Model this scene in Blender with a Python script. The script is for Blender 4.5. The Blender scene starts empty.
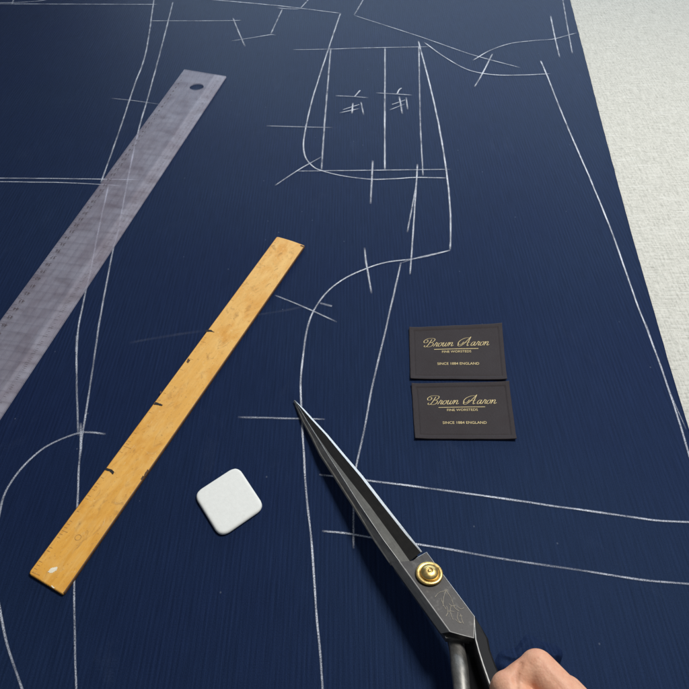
import bpy, bmesh, math, random
from mathutils import Vector, Matrix, noise as mnoise
random.seed(7)
S = bpy.context.scene
C = S.collection
# ------------------------------------------------------------------ camera
PITCH = math.radians(46.0); F = 702.0; SZ = 689.0; CX = CY = 344.5
CAM = Vector((0, 0, 0.52))
FW = Vector((0, math.cos(PITCH), -math.sin(PITCH)))
UP = Vector((0, math.sin(PITCH), math.cos(PITCH)))
RT = Vector((1, 0, 0))
cd = bpy.data.cameras.new('camera'); cam = bpy.data.objects.new('camera', cd); C.objects.link(cam)
cam.location = CAM; cam.rotation_euler = (math.radians(90) - PITCH, 0, 0)
cd.sensor_width = 36; cd.lens = 36 * F / SZ; cd.clip_start = 0.01; cd.clip_end = 50
S.camera = cam

def ray(px, py): return FW + RT * ((px - CX) / F) - UP * ((py - CY) / F)
def at(px, py, z=0.0):
    """survey point: where a measured sight line meets the level z"""
    d = ray(px, py); t = (z - CAM.z) / d.z
    return CAM + d * t

# ------------------------------------------------------------------ node helpers
def mat(name):
    m = bpy.data.materials.new(name); m.use_nodes = True
    nt = m.node_tree
    return m, nt, nt.nodes['Principled BSDF'], nt.nodes['Material Output']
def N(nt, t, **kw):
    n = nt.nodes.new(t)
    for k, v in kw.items():
        if k.startswith('i_'): n.inputs[k[2:].replace('_', ' ')].default_value = v
        else: setattr(n, k, v)
    return n
def L(nt, a, b): nt.links.new(a, b)
def coords(nt, scale=(1, 1, 1), out='Object', rot=(0, 0, 0)):
    tc = N(nt, 'ShaderNodeTexCoord'); mp = N(nt, 'ShaderNodeMapping')
    mp.inputs['Scale'].default_value = scale; mp.inputs['Rotation'].default_value = rot
    L(nt, tc.outputs[out], mp.inputs['Vector']); return mp.outputs['Vector']
def noise(nt, vec, scale, detail=3, rough=.55, dist=0):
    n = N(nt, 'ShaderNodeTexNoise'); n.inputs['Scale'].default_value = scale
    n.inputs['Detail'].default_value = detail; n.inputs['Roughness'].default_value = rough
    n.inputs['Distortion'].default_value = dist
    L(nt, vec, n.inputs['Vector']); return n.outputs['Fac']
def ramp(nt, fac, stops):
    r = N(nt, 'ShaderNodeValToRGB'); e = r.color_ramp.elements
    while len(e) < len(stops): e.new(.5)
    for i, (p, c) in enumerate(stops):
        e[i].position = p; e[i].color = (c, c, c, 1) if isinstance(c, (int, float)) else (*c, 1)
    L(nt, fac, r.inputs['Fac']); return r.outputs['Color']
def mathn(nt, op, a, b=None, c=None, clamp=False):
    n = N(nt, 'ShaderNodeMath'); n.operation = op; n.use_clamp = clamp
    for i, v in enumerate((a, b, c)):
        if v is None: continue
        if isinstance(v, (int, float)): n.inputs[i].default_value = v
        else: L(nt, v, n.inputs[i])
    return n.outputs[0]
def mix(nt, fac, a, b, mode='MIX'):
    n = N(nt, 'ShaderNodeMix'); n.data_type = 'RGBA'; n.blend_type = mode
    for k, v in ((0, fac), (6, a), (7, b)):
        if isinstance(v, (int, float)): n.inputs[k].default_value = v
        elif isinstance(v, tuple): n.inputs[k].default_value = (*v, 1)
        else: L(nt, v, n.inputs[k])
    return n.outputs[2]
def bump(nt, h, strength, dist, bsdf):
    b = N(nt, 'ShaderNodeBump'); b.inputs['Strength'].default_value = strength
    b.inputs['Distance'].default_value = dist
    L(nt, h, b.inputs['Height']); L(nt, b.outputs['Normal'], bsdf.inputs['Normal'])
def sepxyz(nt, vec):
    s = N(nt, 'ShaderNodeSeparateXYZ'); L(nt, vec, s.inputs[0]); return s.outputs

# ------------------------------------------------------------------ materials
def m_suiting():
    m, nt, b, o = mat('navy_suiting')
    v = coords(nt)
    x = sepxyz(nt, v)[0]
    wob = noise(nt, coords(nt, (30, 3, 1)), 1.0, 2)
    xx = mathn(nt, 'ADD', x, mathn(nt, 'MULTIPLY', wob, 0.0007))
    rib = mathn(nt, 'SINE', mathn(nt, 'MULTIPLY', xx, 2 * math.pi / 0.0037))
    rib01 = mathn(nt, 'MULTIPLY_ADD', rib, .5, .5)
    ribp = noise(nt, coords(nt, (1, 1, 1)), 5.0, 2)
    ribs = mathn(nt, 'MULTIPLY', rib01, ramp(nt, ribp, [(.35, .35), (.65, 1)]))
    streak = noise(nt, coords(nt, (620, 24, 1)), 1.0, 4, .68)
    fine = noise(nt, coords(nt, (1500, 900, 1)), 1.0, 2, .6)
    big = noise(nt, v, 3.5, 3)
    c = mix(nt, ribs, (.0088, .0170, .050), (.0114, .0215, .0610))
    c = mix(nt, 1.0, c, ramp(nt, streak, [(.25, .74), (.75, 1.26)]), 'MULTIPLY')
    c = mix(nt, 1.0, c, ramp(nt, fine, [(.2, .72), (.8, 1.28)]), 'MULTIPLY')
    c = mix(nt, 1.0, c, ramp(nt, big, [(.3, (.92, .9, .98)), (.7, (1.08, 1.1, 1.0))]), 'MULTIPLY')
    # lint and chalk dust
    vo = N(nt, 'ShaderNodeTexVoronoi'); vo.inputs['Scale'].default_value = 75
    L(nt, coords(nt, (1, .8, 1)), vo.inputs['Vector'])
    spot = mathn(nt, 'LESS_THAN', vo.outputs['Distance'], .055)
    rc = N(nt, 'ShaderNodeSeparateColor'); L(nt, vo.outputs['Color'], rc.inputs[0])
    spot = mathn(nt, 'MULTIPLY', spot, mathn(nt, 'GREATER_THAN', rc.outputs[0], .86))
    dust = mathn(nt, 'MULTIPLY', ramp(nt, noise(nt, coords(nt, (14, 9, 1)), 1.0, 6, .7, .6), [(.60, 0), (.84, .09)]),
                 ramp(nt, fine, [(.35, .2), (.7, 1)]))
    c = mix(nt, mathn(nt, 'MULTIPLY', spot, .16), c, (.30, .34, .42))
    c = mix(nt, dust, c, (.20, .25, .36))
    L(nt, c, b.inputs['Base Color'])
    b.inputs['Roughness'].default_value = .50
    b.inputs['Specular IOR Level'].default_value = .08
    b.inputs['Specular Tint'].default_value = (.35, .6, 1, 1)
    b.inputs['Sheen Weight'].default_value = 1.0
    b.inputs['Sheen Roughness'].default_value = .115
    b.inputs['Sheen Tint'].default_value = (.36, .60, 1, 1)
    h = mathn(nt, 'ADD', mathn(nt, 'MULTIPLY', ribs, .3), mathn(nt, 'ADD', streak, mathn(nt, 'MULTIPLY', fine, .6)))
    bump(nt, h, .35, .0006, b)
    return m
def m_linen():
    m, nt, b, o = mat('cream_linen')
    r = (0, 0, math.radians(-4))
    a = noise(nt, coords(nt, (42, 520, 1), rot=r), 1.0, 4, .72)
    c2 = noise(nt, coords(nt, (520, 36, 1), rot=r), 1.0, 4, .72)
    f = noise(nt, coords(nt, (330, 250, 1), rot=r), 1.0, 3, .7)
    slub = noise(nt, coords(nt, (22, 230, 1), rot=r), 1.0, 2, .5)
    slub2 = noise(nt, coords(nt, (230, 22, 1), rot=r), 1.0, 2, .5)
    s = mathn(nt, 'ADD', mathn(nt, 'ADD', a, c2), f)
    c = ramp(nt, mathn(nt, 'MULTIPLY', s, .333), [(.36, (.32, .32, .285)), (.5, (.56, .555, .505)), (.64, (.70, .695, .635))])
    c = mix(nt, mathn(nt, 'MULTIPLY', ramp(nt, slub, [(.58, 0), (.72, 1)]), .4), c, (.74, .74, .70))
    c = mix(nt, mathn(nt, 'MULTIPLY', ramp(nt, slub2, [(.60, 0), (.72, 1)]), .4), c, (.44, .45, .40))
    L(nt, c, b.inputs['Base Color']); b.inputs['Roughness'].default_value = .9
    b.inputs['Specular IOR Level'].default_value = .15
    bump(nt, s, .5, .0008, b)
    return m
def m_chalk(name, strength):
    m, nt, b, o = mat(name)
    uv = sepxyz(nt, coords(nt, out='UV'))
    e = mathn(nt, 'ABSOLUTE', mathn(nt, 'MULTIPLY_ADD', uv[1], 2, -1))
    fall = ramp(nt, e, [(.35, 1), (1.0, .0)])
    g = noise(nt, coords(nt, (1300, 800, 1)), 1.0, 3, .7)
    lng = noise(nt, coords(nt, (45, 45, 1)), 1.0, 3, .6)
    a = mathn(nt, 'MULTIPLY', fall, ramp(nt, g, [(.36, .05), (.54, 1)]))
    a = mathn(nt, 'MULTIPLY', a, ramp(nt, lng, [(.28, .30), (.62, 1.0)]))
    # uv.x holds the pressure of the stroke (fades out at lifted ends)
    a = mathn(nt, 'MULTIPLY', a, uv[0])
    a = mathn(nt, 'MULTIPLY', a, strength, clamp=True)
    b.inputs['Base Color'].default_value = (.70, .74, .84, 1); b.inputs['Roughness'].default_value = .95
    b.inputs['Specular IOR Level'].default_value = .1
    t = N(nt, 'ShaderNodeBsdfTransparent'); mx = N(nt, 'ShaderNodeMixShader')
    L(nt, a, mx.inputs[0]); L(nt, t.outputs[0], mx.inputs[1]); L(nt, b.outputs[0], mx.inputs[2])
    L(nt, mx.outputs[0], o.inputs['Surface'])
    return m
def m_wood():
    m, nt, b, o = mat('worn_yellow_wood')
    g = noise(nt, coords(nt, (7, 260, 40)), 1.0, 5, .6, .4)
    big = noise(nt, coords(nt, (34, 75, 1)), 1.0, 5, .68, .5)
    org = noise(nt, coords(nt, (26, 48, 3)), 1.0, 5, .65, .8)
    c = mix(nt, ramp(nt, g, [(.3, 0), (.7, 1)]), (.72, .335, .040), (.90, .46, .078))
    # paler and less orange towards the far end
    x = sepxyz(nt, coords(nt))[0]
    c = mix(nt, ramp(nt, mathn(nt, 'MULTIPLY_ADD', x, 1.6, .5), [(.1, 0), (.9, .75)]), c, (.72, .46, .165))
    c = mix(nt, ramp(nt, big, [(.45, 0), (.70, .55)]), c, (.86, .56, .20))
    c = mix(nt, ramp(nt, org, [(.5, 0), (.68, .7)]), c, (.66, .29, .035))
    st = noise(nt, coords(nt, (60, 110, 1)), 1.0, 5, .7, .8)
    c = mix(nt, ramp(nt, st, [(.56, 0), (.72, .6)]), c, (.34, .16, .035))
    sp = noise(nt, coords(nt, (420, 420, 1)), 1.0, 3, .6)
    c = mix(nt, ramp(nt, sp, [(.62, 0), (.74, .65)]), c, (.22, .105, .03))
    scf = noise(nt, coords(nt, (95, 130, 1)), 1.0, 6, .75, 1.2)
    c = mix(nt, ramp(nt, scf, [(.60, 0), (.72, .6)]), c, (.88, .66, .32))
    L(nt, c, b.inputs['Base Color'])
    L(nt, ramp(nt, st, [(.3, .36), (.7, .6)]), b.inputs['Roughness'])
    bump(nt, g, .12, .0004, b)
    return m
def m_simple(name, col, rough=.5, metal=0, spec=.5, var=.15, scale=120, bmp=0):
    m, nt, b, o = mat(name)
    n = noise(nt, coords(nt), scale, 5, .65)
    c = mix(nt, 1.0, col, ramp(nt, n, [(.25, 1 - var), (.75, 1 + var)]), 'MULTIPLY')
    L(nt, c, b.inputs['Base Color']); b.inputs['Metallic'].default_value = metal
    b.inputs['Specular IOR Level'].default_value = spec
    L(nt, ramp(nt, n, [(.3, max(.03, rough - .08)), (.7, min(1, rough + .1))]), b.inputs['Roughness'])
    if bmp: bump(nt, n, bmp, .0005, b)
    return m
def m_steel(name, lo, hi, rough, along, worn=.0):
    """shears steel: dark forged finish with lengthwise scratches"""
    m, nt, b, o = mat(name)
    rot = (0, 0, -along)
    s = noise(nt, coords(nt, (60, 1500, 1500), rot=rot), 1.0, 4, .7)
    g = noise(nt, coords(nt), 150, 5, .7)
    sp = noise(nt, coords(nt), 900, 2, .6)
    f = mathn(nt, 'ADD', mathn(nt, 'MULTIPLY', s, .5), mathn(nt, 'MULTIPLY', g, .5))
    c = mix(nt, ramp(nt, f, [(.32, 0), (.68, 1)]), lo, hi)
    c = mix(nt, ramp(nt, sp, [(.66, 0), (.74, .45)]), c, (.02, .02, .02))
    if worn: c = mix(nt, ramp(nt, g, [(.55, 0), (.72, worn)]), c, (.42, .40, .36))
    L(nt, c, b.inputs['Base Color']); b.inputs['Metallic'].default_value = .85
    L(nt, ramp(nt, f, [(.3, rough - .07), (.7, rough + .12)]), b.inputs['Roughness'])
    bump(nt, f, .15, .0003, b)
    return m
def m_acrylic():
    m, nt, b, o = mat('scuffed_clear_plastic')
    co = coords(nt); x, y, z = sepxyz(nt, co)
    sc = noise(nt, coords(nt, (35, 170, 1)), 1.0, 5, .7, .5)
    sm = noise(nt, coords(nt, (22, 34, 1)), 1.0, 4, .6, .7)
    cross = noise(nt, coords(nt, (75, 22, 1)), 1.0, 4, .6, .6)
    def line(v, pitch, w):
        f = mathn(nt, 'FRACT', mathn(nt, 'DIVIDE', v, pitch))
        return mathn(nt, 'LESS_THAN', f, w / pitch)
    grid = mathn(nt, 'MAXIMUM', line(mathn(nt, 'ADD', x, 9), .0127, .0006), line(mathn(nt, 'ADD', y, 9), .0095, .0005))
    c = mix(nt, ramp(nt, sm, [(.3, 0), (.7, 1)]), (.60, .52, .58), (.86, .84, .95))
    c = mix(nt, ramp(nt, sc, [(.5, 0), (.8, .3)]), c, (.92, .90, .98))
    c = mix(nt, ramp(nt, cross, [(.50, 0), (.74, .42)]), c, (.20, .12, .11))
    c = mix(nt, mathn(nt, 'MULTIPLY', grid, .45), c, (.08, .06, .07))
    L(nt, c, b.inputs['Base Color'])
    L(nt, ramp(nt, sc, [(.3, .28), (.7, .5)]), b.inputs['Roughness'])
    edge = mathn(nt, 'LESS_THAN', y, -.0172)
    fac = mathn(nt, 'ADD', ramp(nt, sc, [(.3, .165), (.7, .205)]), mathn(nt, 'MULTIPLY', edge, .075), clamp=True)
    t = N(nt, 'ShaderNodeBsdfTransparent'); t.inputs[0].default_value = (.93, .93, .96, 1)
    mx = N(nt, 'ShaderNodeMixShader')
    L(nt, fac, mx.inputs[0]); L(nt, t.outputs[0], mx.inputs[1]); L(nt, b.outputs[0], mx.inputs[2])
    L(nt, mx.outputs[0], o.inputs['Surface'])
    bump(nt, sc, .1, .0003, b)
    return m
def m_label(name, col):
    m, nt, b, o = mat(name)
    w = noise(nt, coords(nt, (1500, 300, 1)), 1.0, 3, .6)
    g = noise(nt, coords(nt), 45, 3)
    c = mix(nt, 1.0, col, ramp(nt, w, [(.25, .85), (.75, 1.15)]), 'MULTIPLY')
    c = mix(nt, 1.0, c, ramp(nt, g, [(.3, (.93, .9, .9)), (.7, (1.06, 1.08, 1.1))]), 'MULTIPLY')
    L(nt, c, b.inputs['Base Color']); b.inputs['Roughness'].default_value = .7
    b.inputs['Specular IOR Level'].default_value = .16
    b.inputs['Sheen Weight'].default_value = .06
    bump(nt, w, .25, .0003, b)
    return m
def m_skin():
    m, nt, b, o = mat('skin')
    n = noise(nt, coords(nt), 60, 4, .6); f = noise(nt, coords(nt), 900, 3, .6)
    c = mix(nt, ramp(nt, n, [(.3, 0), (.7, 1)]), (.68, .335, .20), (.80, .45, .30))
    mo = noise(nt, coords(nt), 140, 4, .65)
    c = mix(nt, ramp(nt, mo, [(.45, 0), (.7, .45)]), c, (.62, .25, .16))
    c = mix(nt, ramp(nt, f, [(.55, 0), (.75, .25)]), c, (.50, .25, .16))
    L(nt, c, b.inputs['Base Color']); b.inputs['Roughness'].default_value = .55
    b.inputs['Subsurface Weight'].default_value = .06
    b.inputs['Subsurface Radius'].default_value = (.006, .002, .001)
    b.inputs['Subsurface Scale'].default_value = 1.0
    vo = N(nt, 'ShaderNodeTexVoronoi'); vo.inputs['Scale'].default_value = 620
    L(nt, coords(nt), vo.inputs['Vector'])
    bump(nt, mathn(nt, 'ADD', mathn(nt, 'MULTIPLY', f, .7), vo.outputs['Distance']), .2, .0005, b)
    return m

NAVY = m_suiting(); LINEN = m_linen()
CH = {3: m_chalk('chalk_dust_firm', 1.25), 2: m_chalk('chalk_dust', .95), 1: m_chalk('chalk_dust_light', .5), 0: m_chalk('chalk_dust_rubbed', .04)}

# ------------------------------------------------------------------ mesh helpers
def link(name, verts, faces, m, parent=None, M=None, smooth=False, uvs=None):
    """verts in world space; M = frame of the thing (verts stored local to it)"""
    if M is not None:
        Mi = M.inverted(); verts = [Mi @ Vector(v) for v in verts]
    me = bpy.data.meshes.new(name); me.from_pydata([tuple(v) for v in verts], [], faces)
    if uvs:
        ul = me.uv_layers.new(name='UVMap')
        for lp in me.loops: ul.data[lp.index].uv = uvs[lp.vertex_index]
    bm = bmesh.new(); bm.from_mesh(me); bmesh.ops.recalc_face_normals(bm, faces=bm.faces); bm.to_mesh(me); bm.free()
    me.materials.append(m)
    if smooth:
        for p in me.polygons: p.use_smooth = True
    o = bpy.data.objects.new(name, me); C.objects.link(o)
    if parent is not None: o.parent = parent
    elif M is not None: o.matrix_world = M
    return o
def flat_normals_up(o):
    bm = bmesh.new(); bm.from_mesh(o.data)
    for f in bm.faces:
        if f.normal.z < 0: f.normal_flip()
    bm.to_mesh(o.data); bm.free()
def tag(o, label=None, cat=None, group=None, kind=None):
    if label: o['label'] = label
    if cat: o['category'] = cat
    if group: o['group'] = group
    if kind: o['kind'] = kind
    return o
def empty(name, M):
    o = bpy.data.objects.new(name, None); o.empty_display_size = .02; C.objects.link(o); o.matrix_world = M; return o
def frame(origin, xdir):
    x = Vector(xdir).normalized(); z = Vector((0, 0, 1)); y = z.cross(x).normalized()
    M = Matrix((x, y, z)).transposed().to_4x4(); M.translation = origin; return M
def smooth_line(pts, step=.002):
    """Catmull-Rom through pts (2D/3D Vectors), resampled"""
    pts = [Vector(p) for p in pts]; out = []
    for i in range(len(pts) - 1):
        p0 = pts[max(i - 1, 0)]; p1 = pts[i]; p2 = pts[i + 1]; p3 = pts[min(i + 2, len(pts) - 1)]
        if i == 0: p0 = p1 * 2 - p2
        if i + 2 >= len(pts): p3 = p2 * 2 - p1
        n = max(2, int((p2 - p1).length / step))
        for k in range(n):
            t = k / n
            out.append(.5 * ((2 * p1) + (p2 - p0) * t + (2 * p0 - 5 * p1 + 4 * p2 - p3) * t * t + (3 * p1 - p0 - 3 * p2 + p3) * t ** 3))
    out.append(pts[-1]); return out
def rounded(poly, r, n=6):
    """round the corners of a 2D ccw/cw polygon; r float or list"""
    out = []; K = len(poly)
    for i in range(K):
        p = Vector(poly[i][:2]); a = Vector(poly[i - 1][:2]); b = Vector(poly[(i + 1) % K][:2])
        rr = r[i] if isinstance(r, (list, tuple)) else r
        u = (a - p).normalized() * rr; v = (b - p).normalized() * rr
        for k in range(n + 1):
            t = k / n
            out.append((p + u) * (1 - t) ** 2 + p * 2 * t * (1 - t) + (p + v) * t * t)
    return out
def inset(poly, d):
    K = len(poly); area = sum(poly[i].x * poly[(i + 1) % K].y - poly[(i + 1) % K].x * poly[i].y for i in range(K))
    s = 1 if area > 0 else -1; out = []
    for i in range(K):
        t = (poly[(i + 1) % K] - poly[i - 1]).normalized(); nrm = Vector((-t.y, t.x)) * s
        out.append(poly[i] + nrm * d)
    return out
def slab(poly, profile):
    """stack of inset rings: profile = [(inset, z)...] bottom to top, closed"""
    V = []; Fc = []; K = len(poly)
    for d, z in profile:
        V += [Vector((p.x, p.y, z)) for p in inset(poly, d)]
    for r in range(len(profile) - 1):
        for i in range(K):
            j = (i + 1) % K; Fc.append((r * K + i, r * K + j, (r + 1) * K + j, (r + 1) * K + i))
    Fc.append(tuple(range(K))); Fc.append(tuple((len(profile) - 1) * K + i for i in range(K)))
    return V, Fc
def tube(path, radii, seg=12, squash=1.0):
    V = []; Fc = []; path = [Vector(p) for p in path]; n = len(path)
    prev = None
    for i, p in enumerate(path):
        t = (path[min(i + 1, n - 1)] - path[max(i - 1, 0)]).normalized()
        ref = prev if prev else (Vector((0, 0, 1)) if abs(t.z) < .9 else Vector((1, 0, 0)))
        a = (ref - t * ref.dot(t)).normalized(); b = t.cross(a); prev = a
        r = radii[i] if isinstance(radii, (list, tuple)) else radii
        for k in range(seg):
            th = 2 * math.pi * k / seg
            V.append(p + a * math.cos(th) * r * squash + b * math.sin(th) * r)
    for i in range(n - 1):
        for k in range(seg):
            Fc.append((i * seg + k, i * seg + (k + 1) % seg, (i + 1) * seg + (k + 1) % seg, (i + 1) * seg + k))
    Fc.append(tuple(range(seg))); Fc.append(tuple((n - 1) * seg + k for k in range(seg)))
    return V, Fc
def text_mesh(body, size, align='CENTER'):
    cu = bpy.data.curves.new('t', 'FONT'); cu.body = body; cu.size = size; cu.align_x = align; cu.resolution_u = 3
    o = bpy.data.objects.new('t', cu); C.objects.link(o)
    dg = bpy.context.evaluated_depsgraph_get(); me = o.evaluated_get(dg).to_mesh()
    V = [v.co.copy() for v in me.vertices]; Fc = [tuple(p.vertices) for p in me.polygons]
    o.evaluated_get(dg).to_mesh_clear(); bpy.data.objects.remove(o); bpy.data.curves.remove(cu)
    return V, Fc

# ------------------------------------------------------------------ setting: table, linen, navy cloth
def box(x0, x1, y0, y1, z0, z1):
    V = [(x, y, z) for z in (z0, z1) for y in (y0, y1) for x in (x0, x1)]
    return V, [(0, 2, 3, 1), (4, 5, 7, 6), (0, 1, 5, 4), (2, 6, 7, 3), (0, 4, 6, 2), (1, 3, 7, 5)]
V, Fc = box(-1.6, 1.6, -.35, 2.6, -.045, -.0035)
tag(link('tabletop', V, Fc, m_simple('pale_board', (.5, .45, .38), .6, var=.1)), kind='structure')

# cream linen cloth under everything, gently uneven
nx, ny = 90, 90; V = []; Fc = []
for j in range(ny + 1):
    for i in range(nx + 1):
        x = -1.55 + 3.1 * i / nx; y = -.32 + 2.87 * j / ny
        V.append((x, y, -.0017 + .0004 * mnoise.noise(Vector((x * 5, y * 5, 1)))))
for j in range(ny):
    for i in range(nx):
        a = j * (nx + 1) + i; Fc.append((a, a + 1, a + nx + 2, a + nx + 1))
lin = link('linen_cloth', V, Fc, LINEN, smooth=True); flat_normals_up(lin)
tag(lin, 'cream coarse woven linen covering the table, bare at the right of the navy cloth', 'tablecloth')

# navy suiting: right edge follows the cut edge
edge_px = [(570, 0), (585, 58), (600, 117), (616.5, 179), (633, 240), (650.5, 300), (670, 368), (689, 430)]
ep = [at(*p) for p in edge_px]
d0 = (ep[0] - ep[1]).normalized(); d1 = (ep[-1] - ep[-2]).normalized()
ep = [ep[0] + d0 * 1.4] + ep + [ep[-1] + d1 * .35, ep[-1] + d1 * .75]
def edge_x(y):
    for a, b in zip(ep, ep[1:]):
        if b.y <= y <= a.y: return a.x + (b.x - a.x) * (a.y - y) / (a.y - b.y)
    return ep[0].x if y > ep[0].y else ep[-1].x
nx, ny = 70, 260; V = []; Fc = []
for j in range(ny + 1):
    y = -.30 + 2.75 * j / ny
    ex = edge_x(y) + .0005 * mnoise.noise(Vector((y * 45, 3, 0))) + .0003 * mnoise.noise(Vector((y * 160, 7, 0)))
    for i in range(nx + 1):
        u = (i / nx); u = 1 - (1 - u) ** 1.6
        x = -1.35 + (ex + 1.35) * u
        dz = ex - x
        z = 0.0 + (.0007 * math.exp(-(dz / .006) ** 2))
        V.append((x, y, z))
top = len(V)
for j in range(ny):
    for i in range(nx):
        a = j * (nx + 1) + i; Fc.append((a, a + 1, a + nx + 2, a + nx + 1))
# folded thickness at the cut edge
for j in range(ny + 1):
    v = V[j * (nx + 1) + nx]; V.append((v[0] + .0003, v[1], -.0012))
for j in range(ny):
    a = j * (nx + 1) + nx; Fc.append((a, top + j, top + j + 1, a + nx + 1))
cloth = link('suit_cloth', V, Fc, NAVY, smooth=True); flat_normals_up(cloth)
tag(cloth, 'navy blue ribbed suit cloth spread on the table with tailor\'s pattern lines chalked on it', 'cloth')

# ------------------------------------------------------------------ chalk lines (px coordinates of the survey, strength, width px)
LINES = [
 ([(-30,3.5),(0,4),(60,4.2),(158,4.5)],2,2), ([(-8,3),(15,2.6),(35,1.5),(52,-1)],2,2), ([(14.5,-3),(12,4.5)],2,2),
 ([(156,-6),(154,0),(146,52),(134,87),(118.4,134),(101,183)],2,2),
 ([(173,2),(164,38),(150,90.5),(139,129),(129,174),(118.4,230),(113,251),(101,314),(90.5,384),(82.5,435),(79.3,464),(77.6,503),(75.5,560),(74.2,590),(75,637),(76.8,700)],2,2),
 ([(108.6,186),(103.5,208),(98.5,231),(91,269),(83.6,302),(77.3,338.5),(77.1,394),(78.5,436)],2,2),
 ([(77.3,336),(76.6,352)],1,3), ([(81,423),(81.2,445),(80,458)],2,2.6),
 ([(106,434.3),(94,432.7),(83.6,432.5),(73,435),(57.5,441),(42,449.6),(26,463.6),(14,478.4),(5,494),(0,512),(-5,545),(-4,585),(1,614),(7,644),(17.4,675),(26,700)],2,2.3),
 ([(-30,178.2),(60,178.8),(140,180)],2,1.9), ([(-30,181.5),(60,182.8),(100.6,184.7),(122,186)],2,1.8),
 ([(111,98.5),(135,101),(160,104.5)],1,2), ([(150,21),(209,21),(242,20.6)],2,2),
 ([(190,-2),(220,.6),(269,5),(300,8.4),(340,13.4)],3,2.2), ([(276,8),(288,9),(300,9.3)],2,2),
 ([(311,-3),(300,9)],2,2), ([(282.5,9),(276,23),(270.5,35)],2,2), ([(231,41.3),(252,38),(270.5,35),(276,35.6)],2,2),
 ([(233,18),(239,33),(245.3,47)],2,2),
 ([(340.5,13.4),(328,50.5),(314,94),(307,122),(303.6,143),(305.3,157),(312.3,166),(321,170.7),(342,176),(370,179.4),(394,179),(415,177.8),(447,178.3)],3,2),
 ([(330.8,48),(324.5,125.4),(321.5,171)],2,2.2), ([(292,50),(330,49.4),(362.8,48.2),(418.5,47.2),(430,47)],2,1.9),
 ([(385,48),(384.8,110),(384.8,171)],3,2.1), ([(418.8,46),(420.3,122),(423,176)],2,1.9),
 ([(418.3,41),(429,82),(437.7,120),(444.7,160),(449,195),(450.7,225),(450,250.5)],3,2.1),
 ([(450,250.6),(429,256),(411.6,259.4),(387,262.5),(366.3,268.8),(345.4,278.5),(328,291.4),(314,310.6),(306.8,331.5),(302,366),(300.8,394),(302.6,429),(304,455),(306,491),(311.7,543),(315.8,606),(320,651),(323.5,700)],3,2.1),
 ([(450,250.6),(418,258),(400.8,263.5)],2,1.8),
 ([(401,262.5),(387,324.5),(373,383.7),(364,431),(356,467),(354,490),(353.5,520),(353.4,549)],2,2.1),
 ([(364.5,248),(366,262),(368,273),(371.5,294)],2,2.3), ([(275,295.6),(295,303.5),(312,311),(337,322.4)],2,2),
 ([(320,303.4),(332,306.5)],1,3), ([(238,417.6),(282.7,418.7),(325,419.6)],2,2.2),
 ([(319,475),(345,477.8),(368,481),(420,487.5),(500,498.5),(550,506),(584,510.5),(635,517.8),(663,521.5),(710,523)],3,2.2),
 ([(322,531.3),(347,533.8),(375,538.5),(421,545),(473,554),(510,560.5),(549,566),(600,573.8),(646,580.5),(710,586)],2,2.1),
 ([(540.5,61),(547,76),(566,124),(586.5,171),(604,213),(614.5,240),(635,299),(657,357),(677,416),(696,480)],3,2.0),
 ([(645,322),(668,388),(686,430)],1,1.3),
 ([(424,42.5),(443.4,56.6),(463,68),(478.6,73),(498,75.4),(521.5,75.4),(550,74.2)],3,2),
 ([(364.5,-2),(354,15.7)],2,2), ([(354,15.7),(420,37),(471,54.7),(520,68)],2,2),
 ([(472.5,61),(490,50.8),(510,44),(533,41),(552.8,39.5),(566.4,36),(577,33.2)],2,2),
 ([(550.5,16),(554.7,37),(559.6,58)],3,2), ([(562,-4),(567,25),(572.2,54)],2,1.8), ([(492.5,54),(484,71),(474.4,87.5)],3,2),
 ([(266,126.3),(307,127.5),(333,128)],1,2.2), ([(275,186),(300,169.5),(322,157)],2,2), ([(296,171.6),(383.7,170.6),(451,169.8)],2,1.8),
 ([(372.7,161),(371.6,184.6),(370.4,204.5)],3,2.4), ([(417.5,164.5),(415,202),(412.6,240),(409.8,275)],3,2),
 ([(416.8,183),(407.2,233)],2,1.9),
 ([(129,343.6),(165,337),(206,331)],0,4), ([(254,316),(285,311),(312,305)],0,3.5),
]
MARKS = [
 ([(335.5,96.2),(352,97),(368.5,98.2)],2,1.7), ([(360.2,90.8),(354.6,97)],3,1.7), ([(343,110.2),(359.3,105)],2,1.4), ([(339.5,113.4),(359.5,109)],2,1.4),
 ([(352.9,103.4),(352,114.4)],3,1.7), ([(361,102.4),(363.6,116)],3,1.5),
 ([(376,93.4),(394,94.4),(412.2,95.7)],2,1.6), ([(401.5,88.6),(399,90.5),(397.3,94)],3,1.7), ([(392,105),(405,100.6)],2,1.4), ([(389.4,110.6),(405,104.5)],2,1.4),
 ([(399.2,97),(402.3,114.6)],3,1.7), ([(406,97.8),(407.7,110.4)],3,1.5),
]
cnt = 0
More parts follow.
